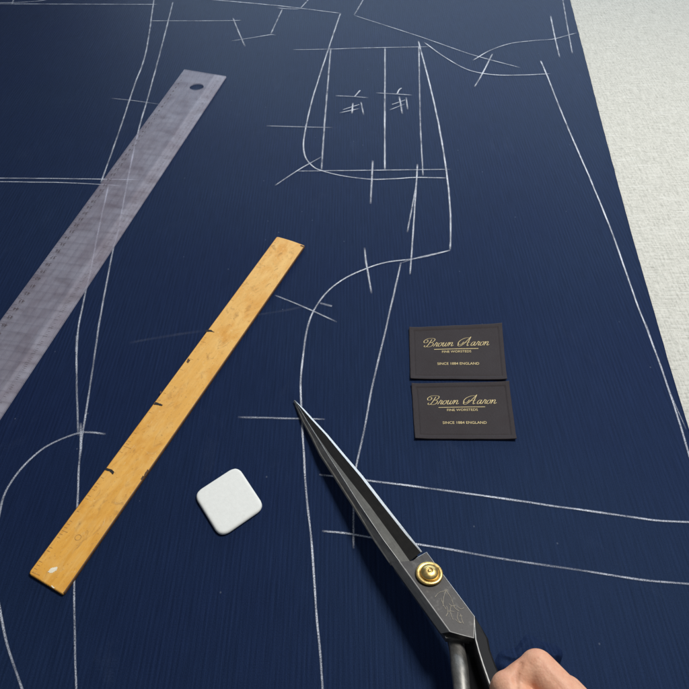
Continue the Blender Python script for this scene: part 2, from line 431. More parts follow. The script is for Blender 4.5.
def chalk(pts, strength, wpx, name):
    global cnt
    P = smooth_line([at(*p).to_2d() for p in pts], .0025)
    n = len(P); V = []; Fc = []; U = []
    zz = .00035 + .000012 * cnt; cnt += 1
    tot = sum((P[i + 1] - P[i]).length for i in range(n - 1)); acc = 0
    for i, p in enumerate(P):
        if i: acc += (P[i] - P[i - 1]).length
        t = (P[min(i + 1, n - 1)] - P[max(i - 1, 0)]).normalized(); nr = Vector((-t.y, t.x))
        dist = (Vector((p.x, p.y, 0)) - CAM).dot(FW)
        w = wpx * .60 / F * .61
        w *= (.36 + .64 * dist / .62)                                 # broader chalk edge on the far strokes
        w *= 1 + .18 * mnoise.noise(Vector((p.x * 60, p.y * 60, cnt)))
        p = p + nr * (.0003 * mnoise.noise(Vector((p.x * 35, p.y * 35, cnt + 9))))
        fade = min(1, (acc + .0015) / .010, (tot - acc + .0015) / .012) if tot > .03 else 1
        pr = fade * (.8 + .45 * mnoise.noise(Vector((acc * 22, cnt * 3.1, 5))))
        for s in (-1, 1):
            V.append((p.x + nr.x * w * s, p.y + nr.y * w * s, zz)); U.append((pr, (s + 1) / 2))
    for i in range(n - 1): Fc.append((2 * i, 2 * i + 1, 2 * i + 3, 2 * i + 2))
    o = link(name, V, Fc, CH[strength], cloth, uvs=U); flat_normals_up(o); return o
for pts, s, w in LINES: chalk(pts, s, w, 'chalk_line')
for pts, s, w in MARKS: chalk(pts, s, w * 1.25, 'chalk_numeral')

# rumpled ridge of the cloth pushed up by the lower blade beside the hand
c0 = at(528, 655, .008); V = []; Fc = []; n = 44
for j in range(n + 1):
    for i in range(n + 1):
        u = i / n * 2 - 1; v = j / n * 2 - 1
        x = c0.x + .002 + u * .0235 * (1 + .12 * math.sin(v * 5)); y = c0.y - .006 + v * .0215 * (1 + .16 * math.sin(u * 6 + 1)) + u * .005
        e = max(0, 1 - (u * u) ** 1.4 - (v * v) ** 1.4)
        r1 = 1.15 * math.exp(-((v + .12 - .16 * math.sin(u * 3.4)) / .44) ** 2) * (1 - .45 * abs(u))
        r2 = .22 * math.exp(-((v - .34 + .30 * u) / .10) ** 2)
        r3 = .22 * math.exp(-((u - .38 - .3 * v) / .09) ** 2)
        z = -.0006 + min(1, e * 1.7) * (.0105 * (r1 + r2 + r3) * .8 + .002) + .0012 * e * mnoise.noise(Vector((x * 260, y * 260, 2)))
        V.append((x, y, z))
for j in range(n):
    for i in range(n):
        a = j * (n + 1) + i; Fc.append((a, a + 1, a + n + 2, a + n + 1))
fold = link('cloth_fold', V, Fc, NAVY, cloth, smooth=True); flat_normals_up(fold)

# ------------------------------------------------------------------ wooden ruler
WOOD = m_wood(); INK = m_simple('black_ink', (.012, .009, .008), .7, var=.3)
q = [at(*p, .0032) for p in ((276.7, 236.3), (305.2, 245.6), (63.2, 594.6), (28.0, 573.0))]
o0 = (q[0] + q[1] + q[2] + q[3]) / 4; o0.z = 0
ax = ((q[0] + q[1]) - (q[2] + q[3])); ax.z = 0
MW = frame(o0, ax); loc = MW.inverted()
pl = [(loc @ p).to_2d() for p in q]
# the far end is slightly bowed
mid = (pl[0] + pl[1]) / 2 + Vector((.0012, 0))
base = rounded([pl[0], mid, pl[1], pl[2], pl[3]], [.003, .01, .002, .0022, .003], 5)
V, Fc = slab(base, [(.0003, .0004), (0, .0009), (0, .0026), (.00035, .0031), (.0009, .0033)])
wr = empty('wooden_ruler', MW)
tag(wr, 'worn yellow wooden ruler with black notches lying on the navy cloth', 'ruler')
body = link('ruler_body', V, Fc, WOOD, wr)
body.data.materials.append(m_simple('dark_wood_edge', (.11, .05, .016), .6, var=.35, scale=250))  # darker tone for the long sides and bevels
for p in body.data.polygons:
    if p.normal.z < .95 and abs(p.normal.y) > abs(p.normal.x): p.material_index = 1
def decal(parent, M, pxs, z, m, name, jag=0):
    P = [(M.inverted() @ at(x, y, z)) for x, y in pxs]
    if jag:
        Q = []
        for i, p in enumerate(P):
            r = P[(i + 1) % len(P)]
            for k in range(5):
                t = p.lerp(r, k / 5); Q.append(t + Vector((random.uniform(-jag, jag), random.uniform(-jag, jag), 0)))
        P = Q
    hh = .00012
    V = [Vector((p.x, p.y, z)) for p in P] + [Vector((p.x, p.y, z + hh)) for p in P]; K = len(P)
    Fc = [tuple(range(K)), tuple(range(K, 2 * K))] + [(i, (i + 1) % K, K + (i + 1) % K, K + i) for i in range(K)]
    return link(name, V, Fc, m, parent)
ZT = .00333
for pxs in ([(204.6,332.0),(206.8,329.4),(211,330),(214.8,332.4),(211,331.8)],
            [(153.4,404.6),(155.6,402.0),(159.5,403.4),(163,404.8),(161.6,406.2),(157.2,405.0)],
            [(104.4,470.0),(106.6,467.8),(112.4,469.6),(114.4,472.2),(112.8,474.6),(109.4,471.4)]):
    decal(wr, MW, pxs, ZT, INK, 'notch_mark', .0002)
STN = m_simple('dark_stain', (.10, .05, .02), .7, var=.4, scale=400)
for pxs in ([(147.5,469.5),(149,470.5),(146,475.5),(143.5,477.5),(145,473)], [(143,475.6),(144.6,477),(142,479.8),(140.4,479)], [(301.2,245.0),(304.3,245.9),(303.2,247.2),(299.8,246)],[(188,358.5),(190.4,360.2),(187.8,363.2),(186.6,361.8)],[(160.4,391.0),(162,391.8),(160.8,393.4),(159.8,392.6)]):
    decal(wr, MW, pxs, ZT, STN, 'stain', .00025)
SMU = m_simple('white_chalk_smear', (.86, .79, .62), .95, var=.15, scale=500)
decal(wr, MW, [(48,571.5),(51,568.5),(55,566.8),(57.8,567.2),(57,570),(53,572),(49.6,573.6)], ZT, SMU, 'chalk_smudge', .0004)
decal(wr, MW, [(51,586.2),(52,585.5),(54.8,587.6),(53.8,588.6)], ZT - .0001, SMU, 'chalk_smudge', .0002)
# faint worn graduations along the left edge and a penned ring
GRD = m_simple('faded_brown_ink', (.43, .215, .052), .6, var=.4, scale=300)
ym = max(p.y for p in pl); xs = min(p.x for p in pl); xe = max(p.x for p in pl)
V = []; Fc = []
def quad(x0, y0, x1, y1, z):
    a = len(V); V.extend([(x0, y0, z), (x1, y0, z), (x1, y1, z), (x0, y1, z)]); Fc.append((a, a + 1, a + 2, a + 3))
i = 0; x = xs + .006
while x < xe - .01:
    ytop = pl[3].y + (pl[0].y - pl[3].y) * (x - pl[3].x) / (pl[0].x - pl[3].x)
    ln = .0085 if i % 8 == 0 else (.006 if i % 4 == 0 else .0035)
    if random.random() > (.25 + .65 * min(1, (x - xs) / .16)):
        quad(x, ytop - .0014 - ln, x + .00045, ytop - .0014 - random.uniform(0, .001), ZT + .00003)
    i += 1; x += .0032
rc = MW.inverted() @ at(78, 537.5, ZT)
for k in range(20):
    a0, a1 = 2 * math.pi * k / 20, 2 * math.pi * (k + 1) / 20; r0, r1 = .0022, .0027
    a = len(V); V.extend([(rc.x + r * math.cos(t), rc.y + r * math.sin(t), ZT + .00003) for r, t in ((r0, a0), (r1, a0), (r1, a1), (r0, a1))]); Fc.append((a, a + 1, a + 2, a + 3))
g = link('graduation', V, Fc, GRD, wr); flat_normals_up(g)

# ------------------------------------------------------------------ clear plastic ruler
ZR = .0026
tl, tr = at(184.3, 69.2, ZR), at(226.4, 76.2, ZR)
l2, r2 = at(0, 321, ZR), at(0, 418, ZR)
ax = ((tl - l2).normalized() + (tr - r2).normalized()); ax.z = 0; ax.normalize()
far = (tl + tr) / 2; Lr = .80
ctr = far - ax * (Lr / 2); ctr.z = 0
MR = frame(ctr, ax); li = MR.inverted()
a, b_, c_, d_ = [(li @ p).to_2d() for p in (tl, tr, r2, l2)]
def ext(p, q_, X): t = (X - p.x) / (q_.x - p.x); return p + (q_ - p) * t
cr, cl = ext(b_, c_, -Lr / 2), ext(a, d_, -Lr / 2)
print('plastic ruler width', a.y - b_.y, cl.y - cr.y, 'ends', a, b_)
outer = rounded([a, b_, cr, cl], .0008, 3)
hc = li @ at(196.6, 86.6, ZR); he = li @ at(203.1, 87.6, ZR); hr = .0112
pr = empty('plastic_ruler', MR)
tag(pr, 'scuffed translucent grey plastic ruler with a hole at its far end', 'ruler')
bm = bmesh.new()
def loop(pts, z):
    vs = [bm.verts.new((p.x, p.y, z)) for p in pts]
    return [bm.edges.new((vs[i], vs[(i + 1) % len(vs)])) for i in range(len(vs))]
hole = [Vector((hc.x + hr * math.cos(t), hc.y + hr * math.sin(t))) for t in [2 * math.pi * k / 32 for k in range(32)]]
e = loop(outer, .0008) + loop(hole, .0008)
bmesh.ops.triangle_fill(bm, edges=e, use_beauty=True)
res = bmesh.ops.extrude_face_region(bm, geom=bm.faces[:])
for v in res['geom']:
    if isinstance(v, bmesh.types.BMVert): v.co.z = ZR
bmesh.ops.recalc_face_normals(bm, faces=bm.faces)
me = bpy.data.meshes.new('ruler_blade'); bm.to_mesh(me); bm.free(); me.materials.append(m_acrylic())
ob = bpy.data.objects.new('ruler_blade', me); C.objects.link(ob); ob.parent = pr
PRT = m_simple('worn_black_print', (.06, .04, .045), .6, var=.4, scale=300)
V = []; Fc = []
wid = a.y - b_.y
x = Lr / 2 - .012; i = 0
while x > -Lr / 2:
    yR = b_.y + (cr.y - b_.y) * (b_.x - x) / (b_.x - cr.x); yL = a.y + (cl.y - a.y) * (a.x - x) / (a.x - cl.x)
    if random.random() > .3: quad(x, yR + .0072, x + .00035, yR + .0072 + (.0045 if i % 5 == 0 else .0026), ZR + .00008)
    if i % 2 == 0 and random.random() > .35: quad(x, yL - (.0052 if i % 4 == 0 else .0034), x + .00035, yL - .0010, ZR + .00008)
    i += 1; x -= .0025
g = link('graduation', V, Fc, PRT, pr); flat_normals_up(g)
V2 = []; F2 = []; x = Lr / 2 - .030; k = 1
while x > -Lr / 2 + .02:
    yL = a.y + (cl.y - a.y) * (a.x - x) / (a.x - cl.x)
    tv, tf = text_mesh(str(k), .0066)
    bs = len(V2)
    for v in tv: V2.append((x - v.y, yL - .0078 + v.x, ZR + .00011))
    F2 += [tuple(bs + j for j in f) for f in tf]; x -= .0127; k += 1
g = link('numeral', V2, F2, PRT, pr); flat_normals_up(g)

# ------------------------------------------------------------------ tailor's chalk
qc = [at(x, y, .003) for x, y in ((193.2, 493.8), (237.3, 465.0), (265.2, 507.2), (220.3, 538.0))]
oc = sum(qc, Vector()) / 4; oc.z = 0
MC = frame(oc, qc[1] - qc[0]); ci = MC.inverted()
poly = rounded([(ci @ p).to_2d() for p in qc], [.0088, .0098, .0092, .0100], 14)
poly = [p * (1 + .006 * mnoise.noise(Vector((p.x * 420, p.y * 420, 3)))) for p in poly]
PR = [(.0016, .0004), (.0004, .0011), (0, .0022), (.0002, .0034), (.0007, .0044), (.0014, .0049), (.0022, .0051), (.0034, .00512)]
V, Fc = slab(poly, [(d, z * .78) for d, z in PR])
ch = link('tailors_chalk', V, Fc, m_simple('white_chalk', (.80, .81, .78), .85, spec=.25, var=.05, scale=260, bmp=.3), smooth=True)
ch.matrix_world = MC
ch.data.polygons[len(ch.data.polygons) - 1].use_smooth = False
ch.data.polygons[len(ch.data.polygons) - 2].use_smooth = False
tag(ch, 'white rounded square of tailor\'s chalk lying on the navy cloth between ruler and shears', 'chalk')

# ------------------------------------------------------------------ two woven labels
GOLD = m_simple('gold_thread', (.64, .51, .25), .55, spec=.4, var=.3, scale=900)
GLYPH = {
 'B': (.98, [[(.46,.93),(.40,.6),(.30,.18),(.14,-.02),(-.04,.06),(.0,.2)], [(-.02,.52),(-.22,.55),(-.30,.80),(-.05,1.04),(.36,1.08),(.74,1.0),(.80,.78),(.62,.58),(.34,.52),(.66,.50),(.84,.34),(.74,.08),(.44,-.03),(.24,.06)], [(-.02,.52),(.12,.66),(.05,.86),(-.10,.84)]]),
 'r': (.42, [[(-.02,.02),(.10,.36),(.15,.54),(.20,.44),(.33,.46),(.27,.20),(.30,.02),(.46,.12)]]),
 'o': (.46, [[(.30,.47),(.12,.42),(.03,.17),(.14,.0),(.32,.10),(.37,.34),(.28,.48),(.34,.40),(.50,.42)]]),
 'w': (.66, [[(.0,.42),(.08,.48),(.05,.16),(.13,.0),(.27,.12),(.35,.47),(.32,.14),(.40,.0),(.55,.14),(.58,.46),(.72,.40)]]),
 'n': (.56, [[(.0,.40),(.07,.48),(.06,.24),(.02,.0)], [(.03,.06),(.16,.38),(.29,.48),(.36,.38),(.32,.10),(.40,.0),(.56,.13)]]),
 'A': (.98, [[(-.34,.30),(-.38,.08),(-.14,-.04),(.14,.18),(.40,.62),(.66,1.12)], [(.66,1.12),(.62,.66),(.60,.20),(.66,.0),(.82,.10)], [(.62,.98),(.20,1.0),(-.26,.76),(-.44,.40),(-.30,.14),(.0,.24),(.10,.50)], [(.18,.42),(.46,.40),(.80,.44)]]),
 'a': (.56, [[(.36,.42),(.22,.48),(.06,.30),(.05,.06),(.18,.0),(.32,.20),(.40,.47),(.36,.12),(.44,.0),(.58,.13)]]),
 ' ': (.85, []),
}
def script(word):
    """pen strokes of a copperplate hand -> list of (x, y) polylines and total width (cap height 1)"""
    x = .3; out = []
    for c in word:
        w, st = GLYPH[c]
        for s in st: out.append([(x + px + .42 * py, py) for px, py in s])
        x += w
    return out, x
def woven_label(corners, seed, label):
    q = [at(*p, .0012) for p in corners]                              # TL TR BR BL
    o = sum(q, Vector()) / 4; o.z = 0
    M = frame(o, q[1] - q[0]); inv = M.inverted(); ql = [(inv @ p).to_2d() for p in q]
    W = (ql[1] - ql[0]).length; H = (ql[0] - ql[3]).length
    def pos(u, v): return ql[0] * (1 - u) * (1 - v) + ql[1] * u * (1 - v) + ql[2] * u * v + ql[3] * (1 - u) * v
    def hz(u, v):
        cu = abs(2 * u - 1); cv = abs(2 * v - 1)
        z = .0013 + .0011 * (cu ** 6) * (cv ** 4) + .0007 * cv ** 8 + .0004 * mnoise.noise(Vector((u * 2.6, v * 2.0, seed)))
        d = min(u * W, (1 - u) * W, v * H, (1 - v) * H)
        z += .0003 * (1 if d < .0042 else 0) - .00055 * math.exp(-((d - .0048) / .0006) ** 2)
        return z
    nu, nv = 120, 80; V = []; Fc = []
    for j in range(nv + 1):
        for i in range(nu + 1):
            u, v = i / nu, j / nv; p = pos(u, v)
            wob = .00025 * mnoise.noise(Vector((u * 9, v * 9, seed + 4)))
            V.append((p.x + wob, p.y + wob, hz(u, v)))
    n0 = len(V)
    for j in range(nv):
        for i in range(nu):
            a = j * (nu + 1) + i; Fc.append((a, a + 1, a + nu + 2, a + nu + 1))
    rim = [i for i in range(nu + 1)] + [j * (nu + 1) + nu for j in range(1, nv + 1)] + [nv * (nu + 1) + i for i in range(nu - 1, -1, -1)] + [j * (nu + 1) for j in range(nv - 1, 0, -1)]
    V += [(p[0], p[1], max(.0001, p[2] - .0009)) for p in V[:n0]]
    Fc += [tuple(n0 + i for i in reversed(f)) for f in Fc[:]]
    K = len(rim)
    for k in range(K): Fc.append((rim[k], rim[(k + 1) % K], n0 + rim[(k + 1) % K], n0 + rim[k]))
    t = empty('woven_label', M); tag(t, label, 'label', 'dark woven labels laid on the navy cloth')
    bo = link('label_fabric', V, Fc, m_label('taupe_satin', (.034, .028, .030)), t, smooth=True)
    def put(pts, dz=.00022):
        return [Vector((*pos(u, v), hz(u, v) + dz)) for u, v in pts]
    # script name
    st, tw = script('Brown Aaron'); V = []; Fc = []
    x0, x1, yb, chh = .125, .842, .390, .150
    sx = (x1 - x0) / tw
    for s in st:
        P = smooth_line([Vector((x0 + px * sx, yb - py * chh)) for px, py in s], .006)
        n = len(P)
        for i, p in enumerate(P):
            d = P[min(i + 1, n - 1)] - P[max(i - 1, 0)]; d = Vector((d.x * W, d.y * H)); d.normalize()
            nr = Vector((-d.y, d.x)); wd = .00012 + .00022 * max(0, abs(d.y) ) ** 1.5
            for sg in (-1, 1): V.append(put([(p.x + nr.x * wd * sg / W, p.y + nr.y * wd * sg / H)])[0])
        b0 = len(V) - 2 * n
        for i in range(n - 1): Fc.append((b0 + 2 * i, b0 + 2 * i + 1, b0 + 2 * i + 3, b0 + 2 * i + 2))
    g = link('script_lettering', V, Fc, GOLD, t); flat_normals_up(g)
    n = 40; V = []; Fc = []
    for i in range(n + 1):
        u = .258 + (.728 - .258) * i / n; V += put([(u, .440), (u, .449)])
    for i in range(n): Fc.append((2 * i, 2 * i + 1, 2 * i + 3, 2 * i + 2))
    g = link('underline', V, Fc, GOLD, t); flat_normals_up(g)
    for body, u0, u1, vb, hh in (('FINE WORSTEDS', .338, .650, .513, .040), ('SINCE 1884 ENGLAND', .285, .725, .738, .043)):
        tv, tf = text_mesh(body, 1.0, 'LEFT')
        w = max(v.x for v in tv); cap = max(v.y for v in tv)
        P = put([(u0 + v.x / w * (u1 - u0), vb - v.y / cap * hh) for v in tv])
        g = link('lettering', P, tf, GOLD, t); flat_normals_up(g)
    return t
woven_label([(409.1,328.3),(501.8,324.0),(506.8,380.2),(410.4,379.4)], 1.3, 'dark taupe woven label with gold script, the one farther from the shears')
woven_label([(411.4,384.2),(508.8,382.3),(516.4,439.8),(415.0,439.2)], 7.7, 'dark taupe woven label with gold script, the one nearer the shears')

# ------------------------------------------------------------------ shears
tip = at(294.4, 400.2, .0035); piv = at(429.4, 574.8, .034)
axd = (piv - tip).normalized()
hor = Vector((axd.y, -axd.x, 0)).normalized()                         # to the right of the blade
roll = math.radians(4)
lat = (hor * math.cos(roll) + Vector((0, 0, 1)) * math.sin(roll)).normalized()
nrm = lat.cross(axd).normalized()
if nrm.z < 0: nrm = -nrm
def atp(px, py, off=0.0):
    d = ray(px, py); p0 = tip + nrm * off
    return CAM + d * ((p0 - CAM).dot(nrm) / d.dot(nrm))
MS = Matrix((axd, nrm.cross(axd), nrm)).transposed().to_4x4(); MS.translation = tip
sh = empty('tailors_shears', MS)
tag(sh, 'large dark steel tailor\'s shears with brass pivot, held in a hand at the bottom edge', 'shears')
print('pivot z', piv.z, 'shank z', atp(462, 689).z)
DARK = m_steel('blackened_steel', (.005, .0045, .004), (.014, .0125, .011), .5, 0)
DARK.node_tree.nodes['Principled BSDF'].inputs['Metallic'].default_value = 0; DARK.node_tree.nodes['Principled BSDF'].inputs['Specular IOR Level'].default_value = .07
GREY = m_steel('worn_grey_steel', (.07, .067, .061), (.15, .145, .132), .54, 0)
BODY = m_steel('dark_grey_steel', (.052, .050, .049), (.098, .093, .091), .52, 0, .15)
EDGE = m_steel('ground_and_highlight_steel', (.60, .585, .56), (.78, .76, .73), .46, 0)
SIDE = m_steel('dull_side_steel', (.15, .15, .15), (.27, .268, .26), .42, 0, .2)
def ridge(tbl, mats, name, parent):
    """tbl: stations, each a list of world points around a closed section; mats per strip"""
    V = []; Fc = []; mi = []; K = len(tbl[0])
    for st in tbl: V += st
    for s in range(len(tbl) - 1):
        for k in range(K):
            Fc.append((s * K + k, s * K + (k + 1) % K, (s + 1) * K + (k + 1) % K, (s + 1) * K + k)); mi.append(k)
    Fc.append(tuple(range(K))); mi.append(K - 1); Fc.append(tuple((len(tbl) - 1) * K + k for k in range(K))); mi.append(K - 1)
    o = link(name, V, Fc, mats[0], parent, MS)
    for m in mats[1:]: o.data.materials.append(m)
    for p, k in zip(o.data.polygons, mi): p.material_index = k
    return o
# upper blade: A lower left arris, B upper left arris, C hollow start, D hollow end, E cutting edge
ST = [  # A, B, C, D, E, thickness
 ((294.2,400.4),(294.3,400.3),(294.4,400.25),(294.5,400.2),(294.6,400.1),.0008),
 ((299.8,411.6),(301.2,411.2),(301.6,411.1),(302.4,409.6),(303.8,408.9),.0016),
 ((303.4,420.0),(307.2,421.6),(307.8,421.6),(311.0,419.6),(313.4,419.4),.0022),
 ((311.9,435.0),(317.2,437.3),(318.2,437.3),(324.6,434.4),(327.8,434.6),.0028),
 ((321.2,453.6),(327.4,454.0),(330.0,454.4),(340.6,454.0),(343.9,453.8),.0034),
 ((336.5,477.0),(343.0,478.2),(348.4,478.4),(359.6,476.8),(363.0,476.0),.0040),
 ((353.0,502.6),(359.8,504.8),(369.2,504.8),(380.0,503.4),(383.6,502.6),.0045),
 ((375.0,539.6),(383.4,539.8),(394.0,538.8),(405.4,535.4),(407.4,533.0),.0050),
 ((390.0,562.0),(399.6,561.6),(409.8,561.2),(420.6,552.6),(422.0,551.4),.0052)]
tbl = []
for A, B, C2, D, E, t in ST:
    k = t / .0052
    D = (D[0] + (E[0] - D[0]) * .22, D[1] + (E[1] - D[1]) * .22)
    a_, b2, c2, d2, e2 = atp(*A, -t), atp(*B, 0), atp(*C2, -.00015 * k), atp(*D, -.0007 * k), atp(*E, -.0022 * k)
    b3 = b2 + (c2 - b2).normalized() * .00022 * min(1, k * 1.2)  # narrow bright strip paints the highlight along the left arris
    tbl.append([a_, b2, b3, c2, d2, e2, e2 - nrm * (.0012 * k + .0003) - lat * .0006, a_ + lat * .0008 - nrm * .0004])
ridge(tbl, [SIDE, EDGE, GREY, DARK, EDGE, SIDE, SIDE, SIDE], 'upper_blade', sh)
# lower blade, just showing along the left of the upper one
LB = [((296.0,404.5),(296.6,404.6),.0016), ((302.4,419.4),(306,420),.0024), ((311.0,435.0),(318,436),.0030), ((320.2,453.6),(330,454),.0036), ((335.6,477.4),(350,478),.0042), ((351.8,502.4),(372,504),.0047), ((375.2,540),(398,539),.0054), ((392,564),(418,556),.0056)]
tbl = []
for A, B, t in LB:
    p, r = atp(*A, -t), atp(*B, -t)
    tbl.append([p, p + nrm * .0002 + lat * .0004, r - nrm * .0003, r - nrm * .0028, p - nrm * .0012 + lat * .0010])
ridge(tbl, [EDGE, GREY, SIDE, SIDE, SIDE], 'lower_blade', sh)
# body around the pivot (top face, bevelled left side)
topl = [(399.4,561.6),(409.8,561.3),(413.4,560.4),(418.6,556.2),(426.6,551.6),(450.4,583.6),(474.8,616.2),(474.2,638.2),(463,635.4),(450.2,631.8)]
botl = [(389.8,562.2)] + topl[1:-1] + [(441.2,632.0)]
T5 = .0054
Vt = [atp(*p, 0.0) for p in topl]; Vb = []
for i, p in enumerate(topl):
    if i == 0: Vb.append(atp(389.8, 562.2, -T5))
    elif i == len(topl) - 1: Vb.append(atp(441.0, 633.4, -T5))
    else: Vb.append(Vt[i] - nrm * T5)
K = len(Vt); V = Vt + Vb
Fc = [tuple(range(K)), tuple(range(K, 2 * K))] + [(i, (i + 1) % K, K + (i + 1) % K, K + i) for i in range(K)]
bd = link('pivot_plate', V, Fc, BODY, sh, MS); bd.data.materials.append(SIDE)
for p in bd.data.polygons:
    if set(p.vertices) == {0, K - 1, K, 2 * K - 1}: p.material_index = 1
def bevel(o, w, seg=2):
    md = o.modifiers.new('bevel', 'BEVEL'); md.width = w; md.segments = seg; md.limit_method = 'ANGLE'; md.angle_limit = math.radians(35)
bd.data.materials.append(EDGE); bevel(bd, .0004); bd.modifiers['bevel'].material = 2  # bright bevel colour paints the arris highlight
bd.modifiers['bevel'].limit_method = 'WEIGHT'                          # only the free upper arrises, not where the blade runs on
wa = bd.data.attributes.new('bevel_weight_edge', 'FLOAT', 'EDGE')
for e in bd.data.edges:
    i, j = sorted(e.vertices)
    if j < K and (i >= 3 or (i == 0 and j == K - 1)): wa.data[e.index].value = 1.0
# lower plate under it, belonging to the other blade
pl2 = [(394,566),(424,556),(472,620),(470,640),(446,638)]
Vt = [atp(*p, -T5 - .0003) for p in pl2]; Vb = [v - nrm * .0048 for v in Vt]; K = len(Vt)
link('lower_plate', Vt + Vb, [tuple(range(K)), tuple(range(K, 2 * K))] + [(i, (i + 1) % K, K + (i + 1) % K, K + i) for i in range(K)], SIDE, sh, MS)
# added black slab, paints in the shade between the two shanks
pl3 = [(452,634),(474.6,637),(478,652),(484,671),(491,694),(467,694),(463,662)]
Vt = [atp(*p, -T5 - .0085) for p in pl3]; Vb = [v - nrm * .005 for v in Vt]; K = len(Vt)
link('gap_shade_slab', Vt + Vb, [tuple(range(K)), tuple(range(K, 2 * K))] + [(i, (i + 1) % K, K + (i + 1) % K, K + i) for i in range(K)], m_simple('gap_shade_black', (.006, .006, .007), .8, spec=.1, var=.3), sh, MS)
# engraved mark on the plate
ENG = m_simple('pale_engraving', (.26, .23, .18), .5, metal=.5, var=.35, scale=800)
V = []; Fc = []
def scratch(pts, w=.00016):
    P = smooth_line([atp(*p, .00030) for p in pts], .001); n = len(P)
    for i, p in enumerate(P):
        t = (P[min(i + 1, n - 1)] - P[max(i - 1, 0)]).normalized(); s = t.cross(nrm) * w * random.uniform(.5, 1.1)
        V.append(p - s); V.append(p + s)
    b0 = len(V) - 2 * n
    for i in range(n - 1): Fc.append((b0 + 2 * i, b0 + 2 * i + 1, b0 + 2 * i + 3, b0 + 2 * i + 2))
for s in ([(446.6,589.0),(445,590),(446.4,590.6),(447.2,589.4)], [(445.8,590.4),(439,592.6),(435,597)], [(445.8,590.4),(443.6,598),(443.2,606)], [(446.4,590.6),(450.6,597),(452.6,602)],
          [(441,598),(443,604),(446,609)], [(446.6,606),(448,612),(446,616)], [(448.8,603.5),(452,606),(456,605)], [(452.6,602),(455,608),(459,611)], [(457,606),(461,609),(464,607.6)], [(458,612),(457.4,618),(460.5,623)], [(460.5,614),(462,620),(463.6,623.6)], [(449.6,611),(451.6,616),(453,619.4)], [(455.4,619.4),(459.4,622.4),(462.4,622)], [(447,611.4),(451,611),(454.4,611.6)], [(459,616),(462.6,616)], [(451,606),(450,611)]):
    scratch(s)
link('engraving', V, Fc, ENG, sh, MS)
# brass pivot
BR = m_simple('polished_brass', (.70, .50, .19), .36, metal=1, var=.2, scale=350, bmp=.03)
pc = atp(429.2, 574.4, .0002)
def lathe(prof, seg=40):
    V = []; Fc = []
    ux = lat; uy = nrm.cross(lat)
    for r, h in prof:
        for k in range(seg):
            th = 2 * math.pi * k / seg; V.append(pc + ux * r * math.cos(th) + uy * r * math.sin(th) + nrm * h)
    for i in range(len(prof) - 1):
        for k in range(seg): Fc.append((i * seg + k, i * seg + (k + 1) % seg, (i + 1) * seg + (k + 1) % seg, (i + 1) * seg + k))
    Fc.append(tuple(range(seg))); Fc.append(tuple((len(prof) - 1) * seg + k for k in range(seg)))
    return V, Fc
V, Fc = lathe([(.0088, 0), (.0098, .0003), (.0100, .0009), (.0100, .0016), (.0096, .0021), (.0088, .0023), (.0073, .0023), (.0069, .0018), (.0066, .0018)])
pvw = link('pivot_washer', V, Fc, BR, sh, MS, smooth=True)
V, Fc = lathe([(.0064, .0012), (.0066, .0030), (.0062, .0036), (.0056, .0041), (.0042, .0049), (.0027, .0053), (.0023, .0053), (.0020, .0047), (.0015, .0047), (.0012, .0053), (.0004, .0055)])
link('pivot_screw', V, Fc, BR, sh, MS, smooth=True)
# lower shank (rod) running to the finger bow
def P3(px, py, off): return atp(px, py, off)
rod = smooth_line([P3(452, 624, -.017), P3(455.0, 638, -.0155), P3(457.4, 652, -.0115), P3(459.6, 669, -.009), P3(462, 692, -.008), P3(465, 730, -.009), P3(476, 775, -.012)], .003)
rr = [.0057 + .0002 * math.sin(i * .7) for i in range(len(rod))]
V, Fc = tube(rod, rr, 18, .8)
SHK = m_steel('rubbed_handle_steel', (.15, .145, .135), (.29, .28, .26), .42, 0, .4)
link('lower_shank', V, Fc, SHK, sh, MS, smooth=True)
# bows (finger loops), mostly beyond the hand
BLK = m_simple('black_enamel', (.035, .034, .036), .32, spec=.5, var=.3, scale=200)
def ring(c, u, v, a, b, r, name, parent, m):
    path = [c + u * a * math.cos(2 * math.pi * k / 48) + v * b * math.sin(2 * math.pi * k / 48) for k in range(48)]
    V = []; Fc = []; seg = 12; n = 48
    for i, p in enumerate(path):
        t = (path[(i + 1) % n] - path[i - 1]).normalized(); w = u.cross(v).normalized(); s = t.cross(w)
        for k in range(seg):
            th = 2 * math.pi * k / seg; V.append(p + s * math.cos(th) * r + w * math.sin(th) * r * 1.25)
    for i in range(n):
        for k in range(seg): Fc.append((i * seg + k, i * seg + (k + 1) % seg, ((i + 1) % n) * seg + (k + 1) % seg, ((i + 1) % n) * seg + k))
    return link(name, V, Fc, m, parent, MS, smooth=True)
e1 = rod[-1]
dirr = (rod[-1] - rod[-6]).normalized()
ring(e1 + dirr * .034 + lat * .006, dirr, lat, .036, .017, .0045, 'finger_bow', sh, BLK)
